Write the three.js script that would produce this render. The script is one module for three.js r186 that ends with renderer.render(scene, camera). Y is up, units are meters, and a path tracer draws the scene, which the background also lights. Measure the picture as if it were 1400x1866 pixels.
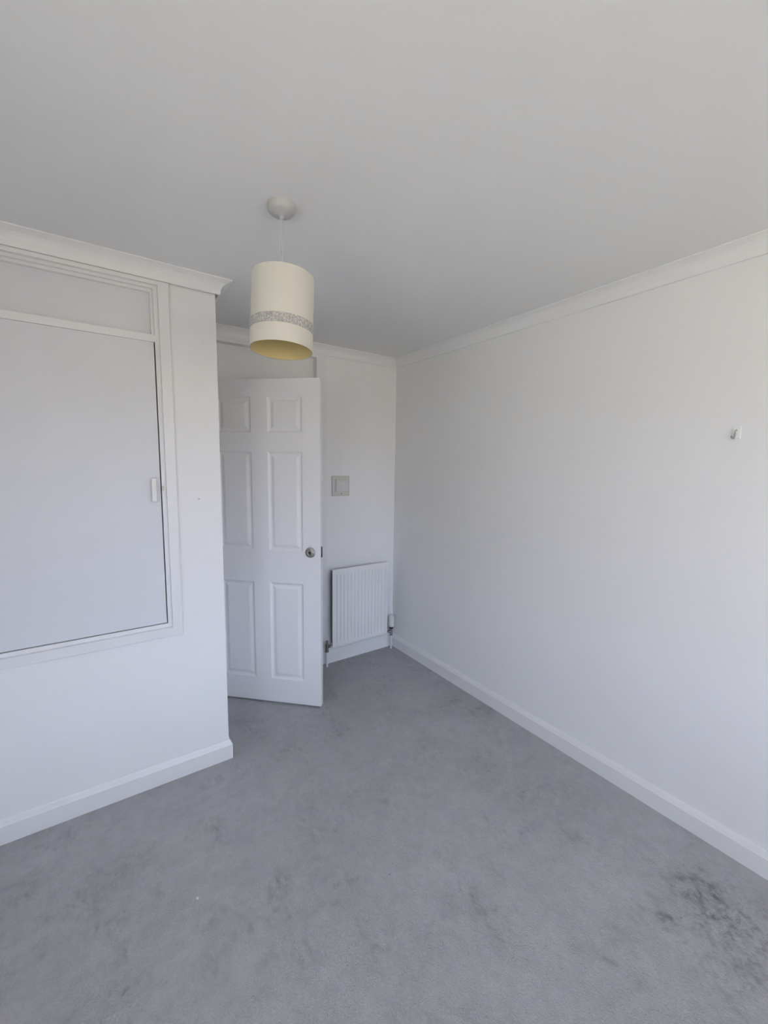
import * as THREE from 'three';
import { mergeGeometries } from 'three/addons/utils/BufferGeometryUtils.js';
import { RoundedBoxGeometry } from 'three/addons/geometries/RoundedBoxGeometry.js';
import { RectAreaLightUniformsLib } from 'three/addons/lights/RectAreaLightUniformsLib.js';

// ------------------------------------------------------------------ camera, sky, sun, window light, exposure
const scene = new THREE.Scene();
const renderer = new THREE.WebGLRenderer({ antialias: true });
renderer.toneMapping = THREE.LinearToneMapping;
renderer.toneMappingExposure = 0.80;
renderer.shadowMap.enabled = true;
RectAreaLightUniformsLib.init();

const D2R = Math.PI / 180;
const camera = new THREE.PerspectiveCamera(102.23, 1400 / 1866, 0.05, 200);
camera.rotation.order = 'YXZ';
camera.position.set(-2.0001, 1.5267, 2.7409);
camera.rotation.set(-6.507 * D2R, -34.719 * D2R, 0.793 * D2R);
scene.add(camera);

// clear blue summer sky, paler towards the horizon
const SKY = 3.0;
{
  const w = 64, h = 128, d = new Float32Array(w * h * 4);
  for (let j = 0; j < h; j++) {
    const e = Math.max(0, Math.sin(((j + 0.5) / h - 0.5) * Math.PI)), k = 1 / (1 + Math.pow(e / 0.5, 4));
    const r = 0.15 + 2.1 * k, g = 0.22 + 2.45 * k, b = 0.35 + 3.45 * k;
    for (let i = 0; i < w; i++) d.set([r, g, b, 1], (j * w + i) * 4);
  }
  const t = new THREE.DataTexture(d, w, h, THREE.RGBAFormat, THREE.FloatType);
  t.mapping = THREE.EquirectangularReflectionMapping; t.magFilter = THREE.LinearFilter; t.needsUpdate = true;
  scene.background = t;
  scene.backgroundIntensity = SKY;
}
// the sun stands behind the house: it lights the ground outside, not the room
const sun = new THREE.DirectionalLight(new THREE.Color(1, 0.97, 0.9), 45);
sun.position.set(9, 14, -9); sun.target.position.set(-3, -3, 10);
sun.castShadow = true;
Object.assign(sun.shadow.camera, { left: -20, right: 20, top: 20, bottom: -20, far: 80 });
scene.add(sun, sun.target);
// daylight in rear and added left windows, each as large as its glass
const WIN = { x0: -2.3, x1: -0.3, y0: 0.85, y1: 2.14, z: 4.2 };        // in the wall behind the camera
const WIL = { z0: 2.10, z1: 3.45, y0: 0.90, y1: 2.10, x: -2.95 };      // added unseen window in the left wall, to brighten the right wall
const day = new THREE.RectAreaLight(new THREE.Color(1, 0.98, 0.95), 1.0, WIN.x1 - WIN.x0 - 0.12, WIN.y1 - WIN.y0 - 0.12);
day.position.set((WIN.x0 + WIN.x1) / 2, (WIN.y0 + WIN.y1) / 2, WIN.z);
day.lookAt(day.position.x, day.position.y, 0);
const addedDayLeft = new THREE.RectAreaLight(new THREE.Color(1, 0.95, 0.88), 0.6, WIL.z1 - WIL.z0 - 0.12, WIL.y1 - WIL.y0 - 0.12);
addedDayLeft.position.set(WIL.x, (WIL.y0 + WIL.y1) / 2, (WIL.z0 + WIL.z1) / 2);
addedDayLeft.lookAt(0, addedDayLeft.position.y, addedDayLeft.position.z);
scene.add(day, addedDayLeft);

// ------------------------------------------------------------------ helpers
function rng(seed) { let s = seed >>> 0; return () => { s = (s + 0x6D2B79F5) | 0; let t = Math.imul(s ^ (s >>> 15), 1 | s); t = (t + Math.imul(t ^ (t >>> 7), 61 | t)) ^ t; return ((t ^ (t >>> 14)) >>> 0) / 4294967296; }; }
function lattice(seed, n) { const r = rng(seed), a = new Float32Array(n * n); for (let i = 0; i < n * n; i++) a[i] = r(); return a; }
const LN = 256, LAT = [1, 2, 3, 4, 5, 6].map((s) => lattice(s * 77, LN));
function vnoise(x, y, k) {
  const L = LAT[k % 6], xi = Math.floor(x), yi = Math.floor(y), fx = x - xi, fy = y - yi, u = fx * fx * (3 - 2 * fx), v = fy * fy * (3 - 2 * fy);
  const at = (a, b) => L[((b % LN + LN) % LN) * LN + ((a % LN + LN) % LN)];
  return (at(xi, yi) * (1 - u) + at(xi + 1, yi) * u) * (1 - v) + (at(xi, yi + 1) * (1 - u) + at(xi + 1, yi + 1) * u) * v;
}
function fbm(x, y, oct, k = 0) { let s = 0, a = 0.5, t = 0; for (let o = 0; o < oct; o++) { s += a * vnoise(x + 17.3 * o, y + 9.1 * o, k + o); t += a; a *= 0.5; x *= 2.03; y *= 2.03; } return s / t; }
function dataTex(w, h, fn, srgb) {
  const d = new Uint8Array(w * h * 4);
  for (let j = 0; j < h; j++) for (let i = 0; i < w; i++) { const c = fn(i, j); const o = (j * w + i) * 4; d[o] = c[0]; d[o + 1] = c[1]; d[o + 2] = c[2]; d[o + 3] = 255; }
  const t = new THREE.DataTexture(d, w, h); t.magFilter = THREE.LinearFilter; t.minFilter = THREE.LinearMipmapLinearFilter; t.generateMipmaps = true;
  t.wrapS = t.wrapT = THREE.RepeatWrapping; if (srgb) t.colorSpace = THREE.SRGBColorSpace; t.needsUpdate = true; return t;
}
const lin = (r, g, b) => new THREE.Color().setRGB(r, g, b);

function metreUV(g, sx = 1) {           // planar uv in metres, by the way each face points
  g = g.index ? g.toNonIndexed() : g;
  g.computeVertexNormals();
  const p = g.attributes.position, n = g.attributes.normal, uv = new Float32Array(p.count * 2);
  for (let i = 0; i < p.count; i++) {
    const ax = Math.abs(n.getX(i)), ay = Math.abs(n.getY(i)), az = Math.abs(n.getZ(i));
    let u, v;
    if (ay >= ax && ay >= az) { u = p.getX(i); v = p.getZ(i); } else if (ax >= az) { u = p.getZ(i); v = p.getY(i); } else { u = p.getX(i); v = p.getY(i); }
    uv[2 * i] = u * sx; uv[2 * i + 1] = v * sx;
  }
  g.setAttribute('uv', new THREE.BufferAttribute(uv, 2));
  return g;
}
const clean = (g) => { g = g.index ? g.toNonIndexed() : g; for (const k of Object.keys(g.attributes)) if (!['position', 'normal', 'uv'].includes(k)) g.deleteAttribute(k); g.clearGroups(); return g; };
const merge = (list) => (list.length === 1 ? list[0] : mergeGeometries(list.map(clean)));
function box(x0, x1, y0, y1, z0, z1, r = 0) {
  const w = x1 - x0, h = y1 - y0, d = z1 - z0;
  const g = r ? new RoundedBoxGeometry(w, h, d, 2, Math.min(r, w / 2.01, h / 2.01, d / 2.01)) : new THREE.BoxGeometry(w, h, d);
  g.translate((x0 + x1) / 2, (y0 + y1) / 2, (z0 + z1) / 2);
  return r ? clean(g) : metreUV(g);
}
function cyl(r0, r1, y0, y1, x = 0, z = 0, seg = 28) { const g = new THREE.CylinderGeometry(r1, r0, y1 - y0, seg); g.translate(x, (y0 + y1) / 2, z); return clean(g); }
function cylX(r, x0, x1, y, z, seg = 20) { const g = new THREE.CylinderGeometry(r, r, x1 - x0, seg); g.rotateZ(Math.PI / 2); g.translate((x0 + x1) / 2, y, z); return clean(g); }
function lathe(pts, seg = 48) { return clean(new THREE.LatheGeometry(pts.map(([r, y]) => new THREE.Vector2(r, y)), seg)); }
// moulding of one profile [[projection, height], ...] run from a to b (x, z) along a wall whose inward normal is n; ends mitred by ma, mb (+1 inner corner, -1 outer corner, 0 square)
function moulding(profile, a, b, n, ma, mb) {
  const L = Math.hypot(b[0] - a[0], b[1] - a[1]), d = [(b[0] - a[0]) / L, (b[1] - a[1]) / L];
  const P = (q, end) => { const s = end ? L - mb * q[0] : ma * q[0]; return [a[0] + d[0] * s + n[0] * q[0], q[1], a[1] + d[1] * s + n[1] * q[0]]; };
  const pos = [], m = profile.length;
  const tri = (p, q, r) => pos.push(...p, ...q, ...r);
  for (let i = 0; i < m; i++) { const q = profile[i], r = profile[(i + 1) % m]; const A = P(q, 0), B = P(r, 0), C = P(r, 1), D = P(q, 1); tri(A, B, C); tri(A, C, D); }
  const tris = THREE.ShapeUtils.triangulateShape(profile.map(([x, y]) => new THREE.Vector2(x, y)), []);
  for (const t of tris) { tri(P(profile[t[0]], 0), P(profile[t[1]], 0), P(profile[t[2]], 0)); tri(P(profile[t[0]], 1), P(profile[t[2]], 1), P(profile[t[1]], 1)); }
  const g = new THREE.BufferGeometry(); g.setAttribute('position', new THREE.Float32BufferAttribute(pos, 3));
  return metreUV(g);
}
// upright wall in the x-y plane with rectangular holes, from z0 (back) to z1 (front)
function wallXY(x0, x1, y0, y1, holes, z0, z1) {
  const s = new THREE.Shape([[x0, y0], [x1, y0], [x1, y1], [x0, y1]].map(([x, y]) => new THREE.Vector2(x, y)));
  for (const [a, b, c, d] of holes) s.holes.push(new THREE.Path([[a, c], [a, d], [b, d], [b, c]].map(([x, y]) => new THREE.Vector2(x, y))));
  const g = new THREE.ExtrudeGeometry(s, { depth: z1 - z0, bevelEnabled: false }); g.translate(0, 0, z0);
  return metreUV(g);
}
// raised-and-fielded rectangle: rings [[inset, z], ...] from the outer edge inwards, closed in the middle
function ringPanel(w, h, rings) {
  const pos = [], R = rings.map(([i, z]) => [[-w / 2 + i, -h / 2 + i, z], [w / 2 - i, -h / 2 + i, z], [w / 2 - i, h / 2 - i, z], [-w / 2 + i, h / 2 - i, z]]);
  for (let k = 0; k + 1 < R.length; k++) for (let e = 0; e < 4; e++) { const A = R[k][e], B = R[k][(e + 1) % 4], C = R[k + 1][(e + 1) % 4], D = R[k + 1][e]; pos.push(...A, ...B, ...C, ...A, ...C, ...D); }
  const T = R[R.length - 1]; pos.push(...T[0], ...T[1], ...T[2], ...T[0], ...T[2], ...T[3]);
  const g = new THREE.BufferGeometry(); g.setAttribute('position', new THREE.Float32BufferAttribute(pos, 3)); return metreUV(g);
}
const taken = {};
function numbered(n) { const k = (taken[n] = (taken[n] ?? -1) + 1); return k ? n + '_' + String(k).padStart(3, '0') : n; }
function mesh(name, geo, mat, parent = scene) {
  const o = new THREE.Mesh(Array.isArray(geo) ? merge(geo) : geo, mat);
  o.name = parent === scene ? numbered(name) : name; o.castShadow = o.receiveShadow = true; parent.add(o); return o;
}
function struct(name, geo, mat, label) { const o = mesh(name, geo, mat); o.userData.kind = 'structure'; if (label) o.userData.label = label; return o; }
function group(name, [x, y, z], data) { const o = new THREE.Group(); o.name = numbered(name); o.position.set(x, y, z); Object.assign(o.userData, data); scene.add(o); return o; }

// ------------------------------------------------------------------ materials
const rollerBump = dataTex(512, 512, (i, j) => { const v = 255 * (0.6 * fbm(i / 512 * 64, j / 512 * 64, 3, 1) + 0.4 * fbm(i / 512 * 16, j / 512 * 16, 2, 3)); return [v, v, v]; });
const brushBump = dataTex(512, 512, (i, j) => { const v = 255 * fbm(i / 512 * 32, j / 512 * 32, 3, 2); return [v, v, v]; });
const M = {};
M.wall = new THREE.MeshStandardMaterial({ color: lin(0.90, 0.90, 0.89), roughness: 0.75, bumpMap: rollerBump, bumpScale: 0.0006 });
M.ceiling = new THREE.MeshStandardMaterial({ color: lin(0.90, 0.90, 0.89), roughness: 0.95, bumpMap: rollerBump, bumpScale: 0.0006 });
M.coving = new THREE.MeshStandardMaterial({ color: lin(0.90, 0.90, 0.89), roughness: 0.8 });
M.gloss = new THREE.MeshStandardMaterial({ color: lin(0.86, 0.86, 0.85), roughness: 0.42, bumpMap: brushBump, bumpScale: 0.0003 });
M.door = new THREE.MeshStandardMaterial({ color: lin(0.85, 0.85, 0.85), roughness: 0.5 });
M.cupboard = new THREE.MeshStandardMaterial({ color: lin(0.77, 0.78, 0.80), roughness: 0.55 });
M.radiator = new THREE.MeshStandardMaterial({ color: lin(0.83, 0.83, 0.82), roughness: 0.4 });
M.shadedFin = new THREE.MeshStandardMaterial({ color: lin(0.13, 0.135, 0.145), roughness: 0.6 });  // dark colour stands in for the shade in the gap behind the panel
M.chrome = new THREE.MeshStandardMaterial({ color: lin(0.5, 0.5, 0.52), metalness: 1, roughness: 0.25 });
M.satin = new THREE.MeshStandardMaterial({ color: lin(0.42, 0.41, 0.39), metalness: 1, roughness: 0.42 });
M.dark = new THREE.MeshStandardMaterial({ color: lin(0.03, 0.03, 0.035), roughness: 0.6 });
M.plastic = new THREE.MeshStandardMaterial({ color: lin(0.80, 0.80, 0.75), roughness: 0.4 });
M.beige = new THREE.MeshStandardMaterial({ color: lin(0.66, 0.65, 0.59), roughness: 0.45 });
M.beigeLight = new THREE.MeshStandardMaterial({ color: lin(0.72, 0.70, 0.69), roughness: 0.4 });
M.cord = new THREE.MeshStandardMaterial({ color: lin(0.55, 0.55, 0.54), roughness: 0.5 });
M.rose = new THREE.MeshStandardMaterial({ color: lin(0.56, 0.555, 0.545), roughness: 0.45 });
const weave = dataTex(256, 256, (i, j) => { const v = 150 + 60 * Math.sin(i * Math.PI / 2) * Math.sin(j * Math.PI / 2) + 40 * (vnoise(i / 3, j / 9, 1) - 0.5); return [v, v, v]; });
weave.repeat.set(12, 6);
M.shade = new THREE.MeshPhysicalMaterial({ color: lin(0.70, 0.675, 0.60), roughness: 0.75, bumpMap: weave, bumpScale: 0.0003, side: THREE.DoubleSide });
M.lining = new THREE.MeshStandardMaterial({ color: lin(0.72, 0.58, 0.28), roughness: 0.6, side: THREE.DoubleSide });
const glitter = dataTex(512, 64, (i, j) => { const v = 165 + 90 * Math.pow(vnoise(i / 2.2, j / 2.2, 4), 1.2); return [v, v * 0.99, v * 0.97]; }, true);
glitter.repeat.set(2, 1);
M.band = new THREE.MeshStandardMaterial({ color: lin(0.80, 0.80, 0.80), metalness: 0.15, roughness: 0.5, map: glitter, bumpMap: glitter, bumpScale: 0.0012 });
M.glass = new THREE.MeshPhysicalMaterial({ color: lin(1, 1, 1), roughness: 0, transmission: 1, thickness: 0, ior: 1.5 });
M.clear = new THREE.MeshPhysicalMaterial({ color: lin(0.90, 0.90, 0.89), roughness: 0.3 });
M.lawn = new THREE.MeshStandardMaterial({ color: lin(0.43, 0.36, 0.22), roughness: 1, map: dataTex(256, 256, (i, j) => { const v = 200 + 55 * fbm(i / 16, j / 16, 4, 1); return [v, v, v]; }, true) });
M.render = new THREE.MeshStandardMaterial({ color: lin(0.50, 0.49, 0.44), roughness: 0.9 });
M.brick = new THREE.MeshStandardMaterial({ color: lin(0.27, 0.23, 0.19), roughness: 0.9 });

// carpet: cut pile with worn mottling, tracked dirt and a few marks where the photograph has them
const FX0 = -3.0, FX1 = 0.0, FZ0 = -1.4, FZ1 = 4.25;
const stains = [ // broad soiled areas: x, z, radius x, radius z, strength
  [-0.29, 2.31, 0.11, 0.09, 1.25], [-0.36, 2.42, 0.16, 0.12, 0.65], [-0.25, 2.55, 0.16, 0.12, 0.75], [-0.48, 2.27, 0.04, 0.04, 0.9], [-0.55, 2.45, 0.14, 0.10, 0.35], [-0.72, 2.2, 0.12, 0.08, 0.30],
  [-0.24, 0.92, 0.16, 0.07, 0.5], [-0.10, 1.08, 0.12, 0.07, 0.5], [-0.62, 1.22, 0.12, 0.08, 0.35], [-0.35, 1.75, 0.20, 0.14, 0.35], [-0.45, 1.45, 0.2, 0.14, 0.3],
  [-0.98, 1.90, 0.07, 0.08, 0.45], [-0.84, 1.85, 0.05, 0.06, 0.3], [-2.02, 1.05, 0.13, 0.10, 0.40], [-2.3, 0.92, 0.10, 0.06, 0.4], [-2.05, 1.48, 0.12, 0.10, 0.35], [-1.35, 0.45, 0.07, 0.14, 0.45], [-0.9, 1.2, 0.2, 0.2, 0.2],
];
const streaks = [ // short dark marks: from x, z to x, z, half width, strength
  [-0.221, 2.304, -0.255, 2.368, 0.012, 0.9], [-0.242, 2.414, -0.258, 2.461, 0.011, 0.9], [-0.479, 2.260, -0.472, 2.286, 0.014, 0.8], [-0.335, 2.303, -0.307, 2.355, 0.022, 0.7], [-0.279, 2.246, -0.227, 2.280, 0.022, 0.6],
  [-0.842, 1.816, -0.832, 1.879, 0.006, 0.5], [-0.976, 1.849, -1.004, 1.906, 0.014, 0.4], [-0.774, 2.215, -0.762, 2.246, 0.010, 0.6], [-0.829, 2.148, -0.784, 2.186, 0.016, 0.35], [-0.665, 2.177, -0.646, 2.238, 0.014, 0.35],
  [-0.478, 2.433, -0.495, 2.447, 0.008, 0.7], [-0.438, 2.502, -0.451, 2.517, 0.009, 0.6], [-2.021, 1.481, -2.007, 1.472, 0.005, 1.0], [-1.918, 1.522, -1.912, 1.520, 0.007, 0.7], [-0.416, 2.374, -0.440, 2.396, 0.010, 0.5], [-0.434, 2.437, -0.449, 2.461, 0.009, 0.5], [-0.588, 2.492, -0.592, 2.518, 0.008, 0.4],
  [-2.366, 0.894, -2.306, 0.902, 0.012, 0.4], [-0.240, 0.897, -0.144, 0.916, 0.014, 0.4], [-0.100, 1.055, -0.040, 1.125, 0.014, 0.45], [-0.090, 1.598, -0.055, 1.670, 0.014, 0.3], [-1.633, 2.001, -1.630, 2.003, 0.003, 1.0], [-1.18, 1.624, -1.178, 1.626, 0.0025, 1.2],
];
const CT = 2048;
const carpetMap = dataTex(CT, CT, (i, j) => {
  const x = FX0 + (FX1 - FX0) * (i + 0.5) / CT, z = FZ0 + (FZ1 - FZ0) * (j + 0.5) / CT;
  const wx = x + 0.03 * (fbm(x * 7, z * 7, 2, 5) - 0.5), wz = z + 0.03 * (fbm(x * 7 + 40, z * 7, 2, 5) - 0.5);
  const broad = fbm(x * 2.3 + 3, z * 2.3, 3, 0) - 0.5, mid = fbm(wx * 13, wz * 13, 3, 2) - 0.5, tuft = fbm(wx * 45, wz * 45, 2, 4) - 0.5, grit = vnoise(x * 330, z * 330, 3) - 0.5;
  const scuff = Math.max(0, fbm(wx * 9 + 5, wz * 9, 4, 3) - 0.56) * Math.max(0, fbm(wx * 60, wz * 38, 2, 1) - 0.40);   // worn, trodden tufts
  let v = 1 + 0.14 * broad + 0.14 * mid + 0.12 * tuft + 0.12 * grit - 2.2 * scuff;
  let s = 0;
  for (const [sx, sz, rx, rz, k] of stains) {
    const dx = wx - sx, dz = wz - sz, q = (dx / rx) ** 2 + (dz / rz) ** 2;
    if (q < 4) s += k * Math.exp(-1.1 * q);
  }
  let m = 0;
  for (const [ax, az, bx, bz, w, k] of streaks) {
    if (Math.abs(x - ax) > 0.2 || Math.abs(z - az) > 0.2) continue;
    const ux = bx - ax, uz = bz - az, t = Math.min(1, Math.max(0, ((x - ax) * ux + (z - az) * uz) / (ux * ux + uz * uz)));
    const q = Math.hypot(x - ax - ux * t, z - az - uz * t) / (w * (0.7 + 0.9 * fbm(x * 80, z * 80, 2, 3)));
    if (q < 2) m = Math.max(m, k * Math.exp(-1.4 * q * q));
  }
  v *= 1 - 0.42 * Math.min(1, m) * (0.6 + 2.4 * tuft + 0.8 * grit);
  if (s > 0) {
    const blot = Math.min(1, Math.max(0, (fbm(wx * 30, wz * 44, 3, 1) - 0.42) * 5)), speck = Math.min(1, Math.max(0, (fbm(wx * 90, wz * 90, 2, 2) - 0.40) * 4));
    v *= 1 - Math.min(0.6, s * (0.06 + 0.13 * blot + 0.15 * speck + 0.10 * blot * speck));
  }
  v = Math.max(0.1, v);
  const enc = (l) => 255 * (l <= 0.0031308 ? 12.92 * l : 1.055 * Math.pow(l, 1 / 2.4) - 0.055);
  return [enc(0.44 * v), enc(0.437 * v), enc(0.443 * v)];
}, true);
const pileBump = dataTex(1024, 1024, (i, j) => { const v = 255 * (0.55 * fbm(i / 1024 * 256, j / 1024 * 256, 2, 0) + 0.45 * fbm(i / 1024 * 64, j / 1024 * 64, 3, 3)); return [v, v, v]; });
pileBump.repeat.set(5, 8);
M.carpet = new THREE.MeshStandardMaterial({ color: 0xffffff, roughness: 1, map: carpetMap, bumpMap: pileBump, bumpScale: 0.003 });
M.fleck = new THREE.MeshStandardMaterial({ color: lin(0.85, 0.85, 0.85), roughness: 0.9 });

// ------------------------------------------------------------------ the room shell
const H = 2.35, XL = -1.513, ZL = 0.651, XW = -2.95, ZW = WIN.z;
{
  const g = box(FX0 - 0.1, 0.12, -0.2, 0, FZ0 - 0.1, FZ1 + 0.2);
  const p = g.attributes.position, uv = g.attributes.uv;
  for (let i = 0; i < p.count; i++) uv.setXY(i, (p.getX(i) - FX0) / (FX1 - FX0), (p.getZ(i) - FZ0) / (FZ1 - FZ0));
  struct('floor', g, M.carpet, 'worn grey cut-pile carpet with dark tracked marks');
}
struct('ceiling', box(FX0 - 0.1, 0.12, H, H + 0.2, FZ0 - 0.1, ZW + 0.25), M.ceiling, 'plain matt white ceiling');
struct('wall_right', box(0, 0.12, 0, H, FZ0 - 0.1, ZW + 0.25), M.wall, 'long plain white wall on the right');
// doorway from floor to ceiling between the cupboard box and the radiator wall
const JL = -1.473, JR = -0.695;
struct('wall_back', [box(JR + 0.01, 0, 0, H, -0.11, 0), box(FX0, XL - 0.1, 0, H, -0.11, 0), box(XL - 0.1, JR + 0.02, 2.30, H, -0.11, -0.004)], M.wall, 'narrow white back wall behind the radiator');
const CUP = { x0: -2.535, x1: -1.749, y0: 0.762, y1: 2.272 };
struct('wall_alcove', wallXY(XW, XL, 0, H, [[CUP.x0, CUP.x1, CUP.y0, CUP.y1]], ZL - 0.1, ZL), M.wall, 'white wall of the boxed-out cupboard');
struct('wall_return', box(XL - 0.1, XL, 0, H, -0.11, ZL - 0.1), M.wall, 'white return side of the boxed-out cupboard');
{
  const g = wallXY(FZ0 - 0.1, ZW + 0.25, 0, H, [[WIL.z0, WIL.z1, WIL.y0, WIL.y1]], XW - 0.25, XW);   // drawn along z, then turned
  g.applyMatrix4(new THREE.Matrix4().set(0, 0, 1, 0, 0, 1, 0, 0, 1, 0, 0, 0, 0, 0, 0, 1));
  const p = g.attributes.position; for (let i = 0; i < p.count; i += 3) { const t = [0, 1, 2].map((k) => [p.getX(i + k), p.getY(i + k), p.getZ(i + k)]); p.setXYZ(i + 1, ...t[2]); p.setXYZ(i + 2, ...t[1]); }
  struct('wall_left', metreUV(g), M.wall);
}
struct('wall_window', wallXY(XW, 0, 0, H, [[WIN.x0, WIN.x1, WIN.y0, WIN.y1]], ZW, ZW + 0.25), M.wall);
struct('wall_hall', box(FX0, 0, 0, H, FZ0 - 0.1, FZ0), M.wall);
struct('ground', box(-40, 40, -3.1, -3.0, -30, 60), M.lawn);
// added unseen terrace, screens the lowest sky from the far window
{
  const g = new THREE.ExtrudeGeometry(new THREE.Shape([[24.6, 2.2], [24.6, 2.3], [28.5, 3.9], [32.4, 2.3], [32.4, 2.2]].map(([x, y]) => new THREE.Vector2(-x, y))), { depth: 70, bevelEnabled: false }); g.rotateY(Math.PI / 2); g.translate(-35, 0, 0);
  const o = group('added_terrace', [0, 0, 0], { kind: 'structure' });
  mesh('house_wall', box(-35, 35, -3, 2.2, 25, 32), M.brick, o);
  mesh('roof', metreUV(g), M.brick, o);
}
struct('added_eaves', [box(XW - 0.75, 0.12, H + 0.02, H + 0.12, ZW + 0.25, ZW + 0.75), box(XW - 0.75, XW - 0.25, H + 0.02, H + 0.12, -1, ZW + 0.25)], M.gloss);  // added unseen overhang, cuts the high sky off from both windows
// added unseen rendered house, bounces warm sunlight in through the left window
{
  const g = new THREE.ExtrudeGeometry(new THREE.Shape([[-8.6, 2.6], [-8.6, 2.75], [-12, 5.2], [-15.4, 2.75], [-15.4, 2.6]].map(([x, y]) => new THREE.Vector2(x, y))), { depth: 13, bevelEnabled: false }); g.translate(0, 0, -3.5);
  const o = group('added_house', [0, 0, 0], { kind: 'structure' });
  mesh('house_wall', box(-15, -9, -3, 2.6, -3, 9), M.render, o);
  mesh('roof', metreUV(g), M.brick, o);
}

// coving: flange, cove and fascia
const COVE = [[0.019, H - 0.056], [0.020, H - 0.044], [0.023, H - 0.034], [0.030, H - 0.024], [0.040, H - 0.015], [0.053, H - 0.008], [0.063, H - 0.004], [0.064, H]];
const COV = [[0, H], [0, H - 0.048], [0.013, H - 0.048], [0.013, H - 0.060], [0.017, H - 0.060], ...COVE];      // groove added behind the fascia to make a dark shadow line
const COVP = [[0, H], [0, H - 0.060], [0.010, H - 0.060], [0.013, H - 0.056], ...COVE.slice(1)];
struct('trim_1', moulding(COVP, [0, ZW], [0, 0], [-1, 0], 1, 1), M.coving, 'white coving along the right wall');
struct('trim_2', moulding(COVP, [0, 0], [XL, 0], [0, 1], 1, 1), M.coving, 'white coving above the door and radiator');
struct('trim_3', moulding(COV, [XL, 0], [XL, ZL], [1, 0], 1, -1), M.coving, 'white coving on the side of the boxed-out cupboard');
struct('trim_4', moulding(COV, [XL, ZL], [XW, ZL], [0, 1], -1, 1), M.coving, 'white coving above the wall cupboard with mitred end');
struct('trim_5', moulding(COV, [XW, ZL], [XW, ZW], [1, 0], 1, 1), M.coving);
struct('trim_6', moulding(COV, [XW, ZW], [0, ZW], [0, -1], 1, 1), M.coving);
// skirting with a bevelled top
const SK = [[0, 0], [0, 0.102], [0.004, 0.102], [0.007, 0.097], [0.0135, 0.080], [0.0155, 0.076], [0.0155, 0]];
struct('baseboard_right', moulding(SK, [0, ZW], [0, 0], [-1, 0], 1, 1), M.gloss, 'white skirting board along the right wall');
struct('baseboard_back', moulding(SK, [0, 0], [-0.622, 0], [0, 1], 1, 0), M.gloss, 'white skirting board under the radiator');
struct('baseboard_return', moulding(SK, [XL, 0], [XL, ZL], [1, 0], 0, -1), M.gloss, 'white skirting board end round the cupboard corner');
struct('baseboard_alcove', moulding(SK, [XL, ZL], [XW, ZL], [0, 1], -1, 1), M.gloss, 'white skirting board under the wall cupboard');
struct('baseboard_left', moulding(SK, [XW, ZL], [XW, ZW], [1, 0], 1, 1), M.gloss);
struct('baseboard_window', moulding(SK, [XW, ZW], [0, ZW], [0, -1], 1, 1), M.gloss);

// ------------------------------------------------------------------ windows: behind the camera, and one added in the left wall
function windowUnit(name, w, y0, y1, pos, turn) {            // built facing -z, its inner wall face at z = 0
  const u = group(name, pos, { kind: 'structure' }); u.rotation.y = turn;
  const x0 = -w / 2, x1 = w / 2, z0 = 0.10, z1 = 0.16, t = 0.055;
  mesh('window_frame', [box(x0, x1, y0, y0 + t, z0, z1), box(x0, x1, y1 - t, y1, z0, z1), box(x0, x0 + t, y0 + t, y1 - t, z0, z1), box(x1 - t, x1, y0 + t, y1 - t, z0, z1), box(-0.035, 0.035, y0 + t, y1 - t, z0, z1)], M.gloss, u);
  mesh('window_pane', box(x0 + t, -0.035, y0 + t, y1 - t, z0 + 0.028, z0 + 0.032), M.glass, u);
  mesh('window_pane', box(0.035, x1 - t, y0 + t, y1 - t, z0 + 0.028, z0 + 0.032), M.glass, u);
  mesh('window_sill', box(x0 - 0.04, x1 + 0.04, y0 - 0.025, y0, -0.08, 0.10, 0.006), M.gloss, u);
}
windowUnit('window_1', WIN.x1 - WIN.x0, WIN.y0, WIN.y1, [(WIN.x0 + WIN.x1) / 2, 0, ZW], 0);
windowUnit('added_window_2', WIL.z1 - WIL.z0, WIL.y0, WIL.y1, [XW, 0, (WIL.z0 + WIL.z1) / 2], -Math.PI / 2);

// ------------------------------------------------------------------ door frame and the six-panel door standing open
{
  const f = group('door_2', [0, 0, 0], { kind: 'structure', label: 'white full-height door frame with a recessed panel above the door' });
  mesh('jamb', [box(JR, -0.622, 0, H - 0.055, -0.11, 0.006)], M.gloss, f);
  mesh('jamb', [box(XL, JL, 0, H - 0.055, -0.11, 0.006)], M.gloss, f);
  mesh('door_head', [box(JL, JR, 2.268, H - 0.055, -0.11, 0.006)], M.gloss, f);
  mesh('transom', [box(JL, JR, 2.03, 2.065, -0.11, -0.006)], M.gloss, f);
  mesh('overpanel', [box(JL, JR, 2.065, 2.268, -0.062, -0.050)], M.gloss, f);
  mesh('door_stop', [box(JR - 0.012, JR, 0, 2.03, -0.09, -0.055), box(JL, JL + 0.012, 0, 2.03, -0.09, -0.055), box(JL + 0.012, JR - 0.012, 2.018, 2.03, -0.09, -0.055)], M.gloss, f);
}
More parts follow.
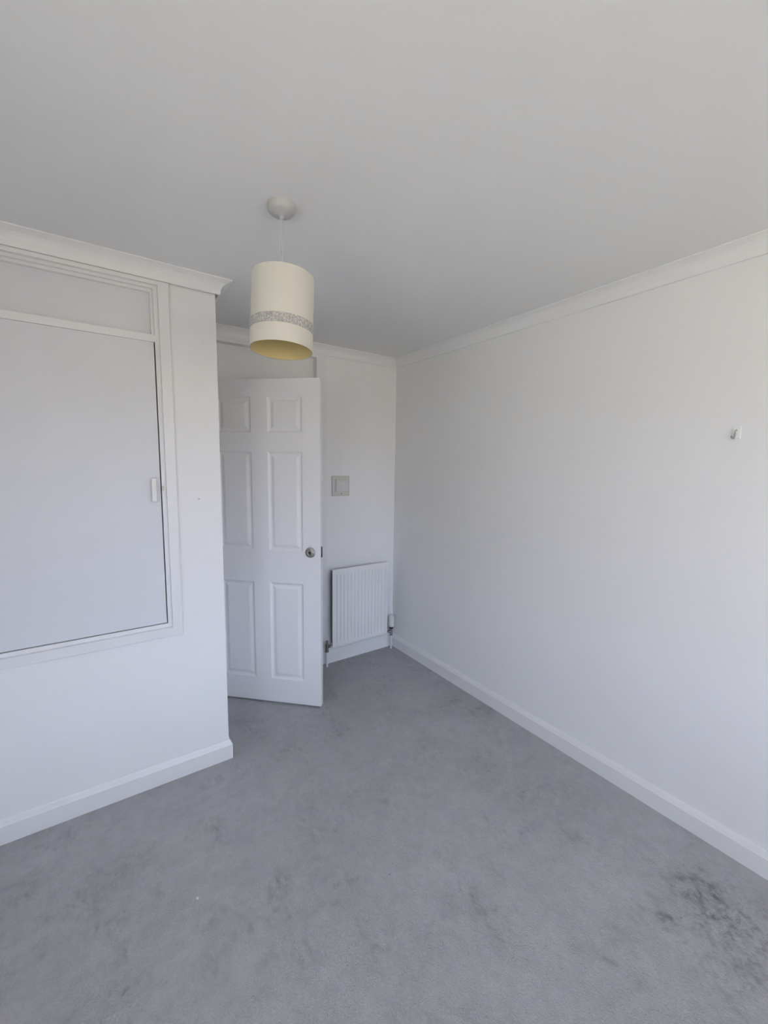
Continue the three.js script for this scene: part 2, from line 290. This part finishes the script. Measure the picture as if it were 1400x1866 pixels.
{
  const d = group('door_1', [-1.466, 0.010, -0.013], { kind: 'structure', label: 'white six-panel moulded door standing half open' });
  d.rotation.y = -44.27 * D2R;
  const DW = 0.762, DH = 2.010, T = 0.036;
  const cols = [[0.112, 0.328], [0.434, 0.650]], rows = [[0.157, 0.783], [0.985, 1.586], [1.701, 1.908]];
  const s = new THREE.Shape([[0, 0], [DW, 0], [DW, DH], [0, DH]].map(([x, y]) => new THREE.Vector2(x, y)));
  for (const [a, b] of cols) for (const [c, e] of rows) s.holes.push(new THREE.Path([[a, c], [a, e], [b, e], [b, c]].map(([x, y]) => new THREE.Vector2(x, y))));
  const leaf = new THREE.ExtrudeGeometry(s, { depth: T - 0.002, bevelEnabled: true, bevelThickness: 0.001, bevelSize: 0.001, bevelOffset: -0.001, bevelSegments: 1 });
  leaf.translate(0, 0, -T + 0.001);
  mesh('leaf', metreUV(leaf), M.door, d);
  for (const [a, b] of cols) for (const [c, e] of rows) {
    const w = b - a + 0.002, h = e - c + 0.002;
    const front = ringPanel(w, h, [[0, -0.0005], [0.004, -0.004], [0.010, -0.0085], [0.016, -0.0100], [0.021, -0.0095], [0.034, -0.0040], [0.040, -0.0025]]);
    const back = ringPanel(w, h, [[0, -0.0005], [0.010, -0.0085], [0.016, -0.0100], [0.034, -0.0040], [0.040, -0.0025]]); back.rotateY(Math.PI); back.translate(0, 0, -T);
    const g = merge([front, back]); g.translate((a + b) / 2, (c + e) / 2, 0);
    mesh('door_panel', g, M.door, d);
  }
  const knob = mesh('door_knob', (() => { const g = lathe([[0.0075, -0.004], [0.0075, 0.012], [0.012, 0.015], [0.0165, 0.0135], [0.0195, 0.009], [0.022, 0.007], [0.026, 0.0085], [0.030, 0.006], [0.032, 0.002], [0.032, 0]]); g.rotateX(Math.PI / 2); g.translate(0.697, 0.984, 0); return g; })(), M.satin, d);
  knob.userData.label = 'round satin metal door fitting with a dark hole in its middle';
  mesh('keyhole', (() => { const g = lathe([[0, 0.003], [0.0075, 0.003], [0.0075, 0]]); g.rotateX(Math.PI / 2); g.translate(0.697, 0.984, 0); return g; })(), M.dark, knob);
  mesh('latch_plate', box(DW - 0.0005, DW + 0.0012, 0.954, 1.020, -0.030, -0.008), M.dark, d).userData.label = 'dark metal latch plate on the door edge';
}

// ------------------------------------------------------------------ wall cupboard on the left
{
  const c = group('wall_cupboard', [(CUP.x0 + CUP.x1) / 2, CUP.y0, ZL], { label: 'white built-in wall cupboard with a flat door and a fixed panel over it', category: 'cupboard' });
  const ox = (CUP.x0 + CUP.x1) / 2, oy = CUP.y0;
  const b = (x0, x1, y0, y1, z0, z1, r = 0) => box(x0 - ox, x1 - ox, y0 - oy, y1 - oy, z0, z1, r);
  const aw = 0.042, at = 0.015, top = 2.289;
  // architrave: two uprights, a sill piece and the head under the coving
  {
    const R = (x0, x1, y0, y1) => [[x0, y0], [x1, y0], [x1, y1], [x0, y1]].map(([x, y]) => new THREE.Vector2(x - ox, y - oy));
    const sh = new THREE.Shape(R(CUP.x0 - aw, CUP.x1 + aw, CUP.y0 - aw, top)); sh.holes.push(new THREE.Path(R(CUP.x0, CUP.x1, CUP.y0, CUP.y1).reverse()));
    mesh('architrave', metreUV(new THREE.ExtrudeGeometry(sh, { depth: at - 0.002, bevelEnabled: true, bevelThickness: 0.002, bevelSize: 0.002, bevelOffset: -0.002, bevelSegments: 2 })), M.gloss, c);
  }
  // lining of the opening
  const lw = 0.017, zf = -0.003, zb = -0.16;
  mesh('lining', [b(CUP.x1 - lw, CUP.x1, CUP.y0, CUP.y1, zb, zf), b(CUP.x0, CUP.x0 + lw, CUP.y0, CUP.y1, zb, zf), b(CUP.x0 + lw, CUP.x1 - lw, CUP.y0, CUP.y0 + lw, zb, zf), b(CUP.x0 + lw, CUP.x1 - lw, CUP.y1 - 0.012, CUP.y1, zb, zf)], M.gloss, c);
  const x0 = CUP.x0 + lw, x1 = CUP.x1 - lw;
  mesh('cupboard_rail', b(x0, x1, 2.040, 2.070, zb, -0.004), M.gloss, c);
  mesh('panel_bead', [b(x1 - 0.011, x1, 2.070, CUP.y1 - 0.012, -0.036, -0.018), b(x0, x0 + 0.011, 2.070, CUP.y1 - 0.012, -0.036, -0.018), b(x0 + 0.011, x1 - 0.011, CUP.y1 - 0.024, CUP.y1 - 0.012, -0.036, -0.018)], M.gloss, c);
  mesh('fixed_panel', b(x0, x1, 2.070, CUP.y1 - 0.012, -0.046, -0.036), M.cupboard, c);
  mesh('cupboard_back', b(CUP.x0, CUP.x1, CUP.y0, CUP.y1, zb - 0.01, zb), M.gloss, c);
  const dr = mesh('cupboard_door', b(x0 + 0.003, x1 - 0.0045, CUP.y0 + lw + 0.004, 2.0393, -0.024, -0.005, 0.0015), M.cupboard, c);
  const hx = -1.798;
  mesh('handle', [b(hx - 0.010, hx + 0.010, 1.350, 1.455, 0.010, 0.022, 0.004), b(hx - 0.008, hx + 0.008, 1.353, 1.368, -0.006, 0.012), b(hx - 0.008, hx + 0.008, 1.437, 1.452, -0.006, 0.012)], M.gloss, dr).userData.label = 'small white upright pull handle';
  mesh('catch', b(-1.766, -1.757, 1.398, 1.420, -0.002, 0.004, 0.001), M.beige, c);
}
{
  const s = group('wall_screw', [-1.613, 1.356, ZL], { label: 'tiny white screw head in the wall right of the cupboard', category: 'screw' });
  mesh('screw_head', (() => { const g = lathe([[0, 0.003], [0.003, 0.0025], [0.0045, 0.001], [0.0045, 0]], 20); g.rotateX(Math.PI / 2); return g; })(), M.plastic, s);
  mesh('slot', box(-0.003, 0.003, -0.0007, 0.0007, 0.002, 0.0032), M.dark, s);
}

// ------------------------------------------------------------------ radiator on the back wall
{
  const X0 = -0.618, X1 = -0.116, Y0 = 0.147, Y1 = 0.752, ZF = 0.094;
  const r = group('radiator', [(X0 + X1) / 2, 0, 0.05], { label: 'small white fluted panel radiator on the back wall beside the door', category: 'radiator' });
  const ox = -(X0 + X1) / 2, oz = -0.05, mv = (g) => { g.translate(ox, 0, oz); return g; };
  // fluted front sheet
  const nx = 450, ny = 44, n = 15, W = X1 - X0, pos = [], idx = [];
  const sm = (t) => { t = Math.min(1, Math.max(0, t)); return t * t * (3 - 2 * t); };
  for (let j = 0; j <= ny; j++) for (let i = 0; i <= nx; i++) {
    const u = i / nx, v = j / ny, x = X0 + W * u, y = Y0 + (Y1 - Y0) * v;
    const edge = Math.min(u * W, (1 - u) * W, (y - Y0), (Y1 - y));
    const ph = Math.abs(((u * W - 0.018) / ((W - 0.036) / n)) % 1 - 0.5) * 2;                     // 0 in the groove's middle
    const inX = u * W > 0.018 && (1 - u) * W > 0.018;
    const groove = inX ? 1 - sm((ph - 0.10) / 0.34) : 0;
    const run = sm((y - Y0 - 0.028) / 0.02) * sm((Y1 - 0.034 - y) / 0.02);
    const fold = edge < 0.006 ? 0.006 * (1 - Math.sqrt(Math.max(0, 1 - ((0.006 - edge) / 0.006) ** 2))) : 0;
    pos.push(x, y, ZF - 0.0075 * groove * run - fold);
  }
  for (let j = 0; j < ny; j++) for (let i = 0; i < nx; i++) { const a = j * (nx + 1) + i, b = a + 1, c = a + nx + 1, e = c + 1; idx.push(a, b, e, a, e, c); }
  let fg = new THREE.BufferGeometry(); fg.setAttribute('position', new THREE.Float32BufferAttribute(pos, 3)); fg.setIndex(idx); fg.computeVertexNormals();
  fg.setAttribute('uv', new THREE.Float32BufferAttribute(new Float32Array(pos.length / 3 * 2), 2));
  mesh('front_panel', [mv(clean(fg)), mv(box(X0 + 0.002, X1 - 0.002, Y0, Y1, ZF - 0.014, ZF - 0.0085))], M.radiator, r);
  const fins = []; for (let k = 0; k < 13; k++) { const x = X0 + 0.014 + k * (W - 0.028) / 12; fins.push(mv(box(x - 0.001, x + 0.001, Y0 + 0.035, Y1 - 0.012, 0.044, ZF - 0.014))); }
  mesh('convector', fins, M.shadedFin, r);
  mesh('back_panel', mv(box(X0 + 0.03, X1 - 0.03, Y0 + 0.03, Y1 - 0.03, 0.030, 0.044, 0.004)), M.radiator, r);
  for (const x of [X0 + 0.08, X1 - 0.08]) mesh('bracket', [mv(box(x - 0.012, x + 0.012, Y0 + 0.05, Y1 - 0.06, 0, 0.004)), mv(box(x - 0.002, x + 0.002, Y1 - 0.14, Y1 - 0.07, 0.003, 0.032)), mv(box(x - 0.002, x + 0.002, Y0 + 0.06, Y0 + 0.12, 0.003, 0.032))], M.radiator, r);
  // lockshield valve, left
  const lx = -0.647, vz = 0.058;
  const lv = mesh('lockshield_valve', [mv(cyl(0.0125, 0.0125, 0.128, 0.176, lx, vz)), mv(cyl(0.0095, 0.008, 0.176, 0.208, lx, vz)), mv(cylX(0.0075, lx, X0 - 0.004, 0.158, vz)), mv(cylX(0.0125, lx + 0.012, lx + 0.026, 0.158, vz, 6)), mv(cyl(0.0145, 0.0145, 0.118, 0.132, lx, vz, 6))], M.chrome, r);
  lv.userData.label = 'small chrome lockshield valve';
  mesh('valve_tail', [mv(cylX(0.007, X0 - 0.006, X0 + 0.014, 0.158, vz))], M.radiator, r);
  mesh('supply_pipe', [mv(cyl(0.0080, 0.0080, 0, 0.122, lx, vz))], M.radiator, r);
  // thermostatic valve, right
  const tx = -0.052;
  const tv = mesh('thermostatic_valve', [mv(cyl(0.0125, 0.0125, 0.122, 0.172, tx, vz)), mv(cylX(0.0075, X1 + 0.004, tx, 0.150, vz)), mv(cylX(0.0125, tx - 0.028, tx - 0.012, 0.150, vz, 6)), mv(cyl(0.0145, 0.0145, 0.114, 0.128, tx, vz, 6))], M.chrome, r);
  tv.userData.label = 'chrome thermostatic valve with a ribbed white head';
  const ribs = []; for (let k = 0; k < 14; k++) { const a = k / 14 * Math.PI * 2; const g = new THREE.CylinderGeometry(0.0024, 0.0024, 0.058, 8); g.translate(tx + 0.0205 * Math.cos(a), 0.243, vz + 0.0205 * Math.sin(a)); ribs.push(mv(clean(g))); }
  const prof = (() => { const g = lathe([[0, 0.284], [0.014, 0.284], [0.0185, 0.280], [0.0205, 0.273], [0.0205, 0.214], [0.0235, 0.210], [0.0235, 0.193], [0.021, 0.190], [0, 0.190]], 36); g.translate(tx, 0, vz); return mv(g); })();
  mesh('valve_head', [prof, ...ribs], M.plastic, tv);
  mesh('valve_collar', [(() => { const g = lathe([[0, 0.190], [0.020, 0.190], [0.020, 0.184], [0.014, 0.172], [0, 0.172]], 28); g.translate(tx, 0, vz); return mv(g); })()], M.dark, tv);
  mesh('valve_tail', [mv(cylX(0.007, X1 - 0.014, X1 + 0.006, 0.150, vz))], M.radiator, r);
  mesh('supply_pipe', [mv(cyl(0.0080, 0.0080, 0, 0.118, tx, vz))], M.radiator, r);
}

// ------------------------------------------------------------------ wall switch plate
{
  const s = group('wall_switch', [-0.503, 1.366, 0], { label: 'square beige wall switch plate above the radiator', category: 'switch' });
  const plate = ringPanel(0.148, 0.150, [[0, 0], [0.0, 0.007], [0.003, 0.010], [0.009, 0.010], [0.011, 0.0085]]);
  mesh('plate', plate, M.beige, s);
  mesh('insert', box(-0.034, 0.060, -0.040, 0.036, 0.006, 0.0105, 0.002), M.beigeLight, s);
  mesh('slit', box(-0.048, -0.041, -0.045, 0.050, 0.006, 0.0092), M.satin, s);
  mesh('dial', (() => { const g = lathe([[0, 0.0145], [0.007, 0.014], [0.009, 0.011], [0.009, 0.009]], 24); g.rotateX(Math.PI / 2); g.translate(0.004, -0.004, 0); return g; })(), M.beigeLight, s);
  mesh('notch', box(-0.001, 0.008, -0.062, -0.052, 0.006, 0.0098, 0.001), M.satin, s);
}

// ------------------------------------------------------------------ hook on the right wall
{
  const h = group('wall_hook', [0, 1.665, 2.193], { label: 'small pale wall hook with a grey prong on the right wall', category: 'hook' });
  mesh('backplate', (() => { const g = new RoundedBoxGeometry(0.004, 0.048, 0.026, 3, 0.0019); g.translate(-0.002, 0.002, 0); return clean(g); })(), M.clear, h);
  const path = new THREE.CatmullRomCurve3([[-0.003, 0.010, 0], [-0.008, 0.009, 0], [-0.009, -0.002, -0.001], [-0.009, -0.012, -0.002], [-0.013, -0.019, -0.004], [-0.020, -0.019, -0.007], [-0.024, -0.013, -0.008]].map((p) => new THREE.Vector3(...p)));
  mesh('prong', clean(new THREE.TubeGeometry(path, 32, 0.0026, 10)), M.satin, h);
}

// ------------------------------------------------------------------ pendant lamp
{
  const L = group('pendant_lamp', [-1.468, H, 1.37], { label: 'cream drum pendant lamp with a silver glitter band, hanging on a white cord', category: 'lamp' });
  mesh('ceiling_rose', [lathe([[0.0455, 0], [0.0465, -0.004], [0.0450, -0.010], [0.042, -0.018], [0.035, -0.025], [0.020, -0.030], [0.010, -0.031], [0.008, -0.037], [0.005, -0.041], [0, -0.041]], 48)], M.rose, L);
  mesh('cord', [cyl(0.0035, 0.0035, -0.30, -0.034, 0, 0, 14)], M.cord, L);
  mesh('lamp_holder', [lathe([[0, -0.212], [0.010, -0.214], [0.016, -0.225], [0.019, -0.245], [0.019, -0.285], [0.017, -0.290], [0, -0.290]], 28)], M.cord, L);
  const S = new THREE.Group(); S.name = 'shade'; S.position.set(0.004, -0.219, 0); L.add(S);
  S.rotation.set(-2.0 * D2R, 0, -3.2 * D2R);
  const rt = 0.1000, rb = 0.1015, h = 0.234, at = (y) => rt + (rb - rt) * (-y / h);
  mesh('fabric', [lathe([[rt - 0.0015, -0.0005], [rt, 0], [rb, -h], [rb - 0.0015, -h + 0.0005]], 96)], M.shade, S);
  mesh('lining', [lathe([[rt - 0.0016, -0.001], [rb - 0.0016, -h + 0.001]], 96)], M.lining, S);
  mesh('glitter_band', [lathe([[at(-0.148), -0.1480], [at(-0.148) + 0.0016, -0.1485], [at(-0.178) + 0.0016, -0.1775], [at(-0.178), -0.178]], 96)], M.band, S);
  const sp = []; for (let k = 0; k < 3; k++) { const g = new THREE.CylinderGeometry(0.0015, 0.0015, rt - 0.018, 8); g.rotateZ(Math.PI / 2); g.translate((rt + 0.018) / 2, -0.012, 0); g.rotateY(k * Math.PI * 2 / 3); sp.push(clean(g)); }
  const ring = new THREE.TorusGeometry(0.018, 0.0018, 8, 28); ring.rotateX(Math.PI / 2); ring.translate(0, -0.012, 0); sp.push(clean(ring));
  const rim = new THREE.TorusGeometry(rt - 0.003, 0.0014, 8, 64); rim.rotateX(Math.PI / 2); rim.translate(0, -0.003, 0); sp.push(clean(rim));
  mesh('spider', sp, M.cord, S);
}
// tiny fleck of fluff lying on the carpet
{
  const g = new THREE.IcosahedronGeometry(0.0045, 1); g.scale(1, 0.5, 1.3); g.translate(-1.79, 0.002, 1.318);
  const o = mesh('lint_fleck', clean(g), M.fleck); o.userData = { label: 'tiny white fleck of lint lying on the grey carpet', category: 'lint' };
}

renderer.render(scene, camera);
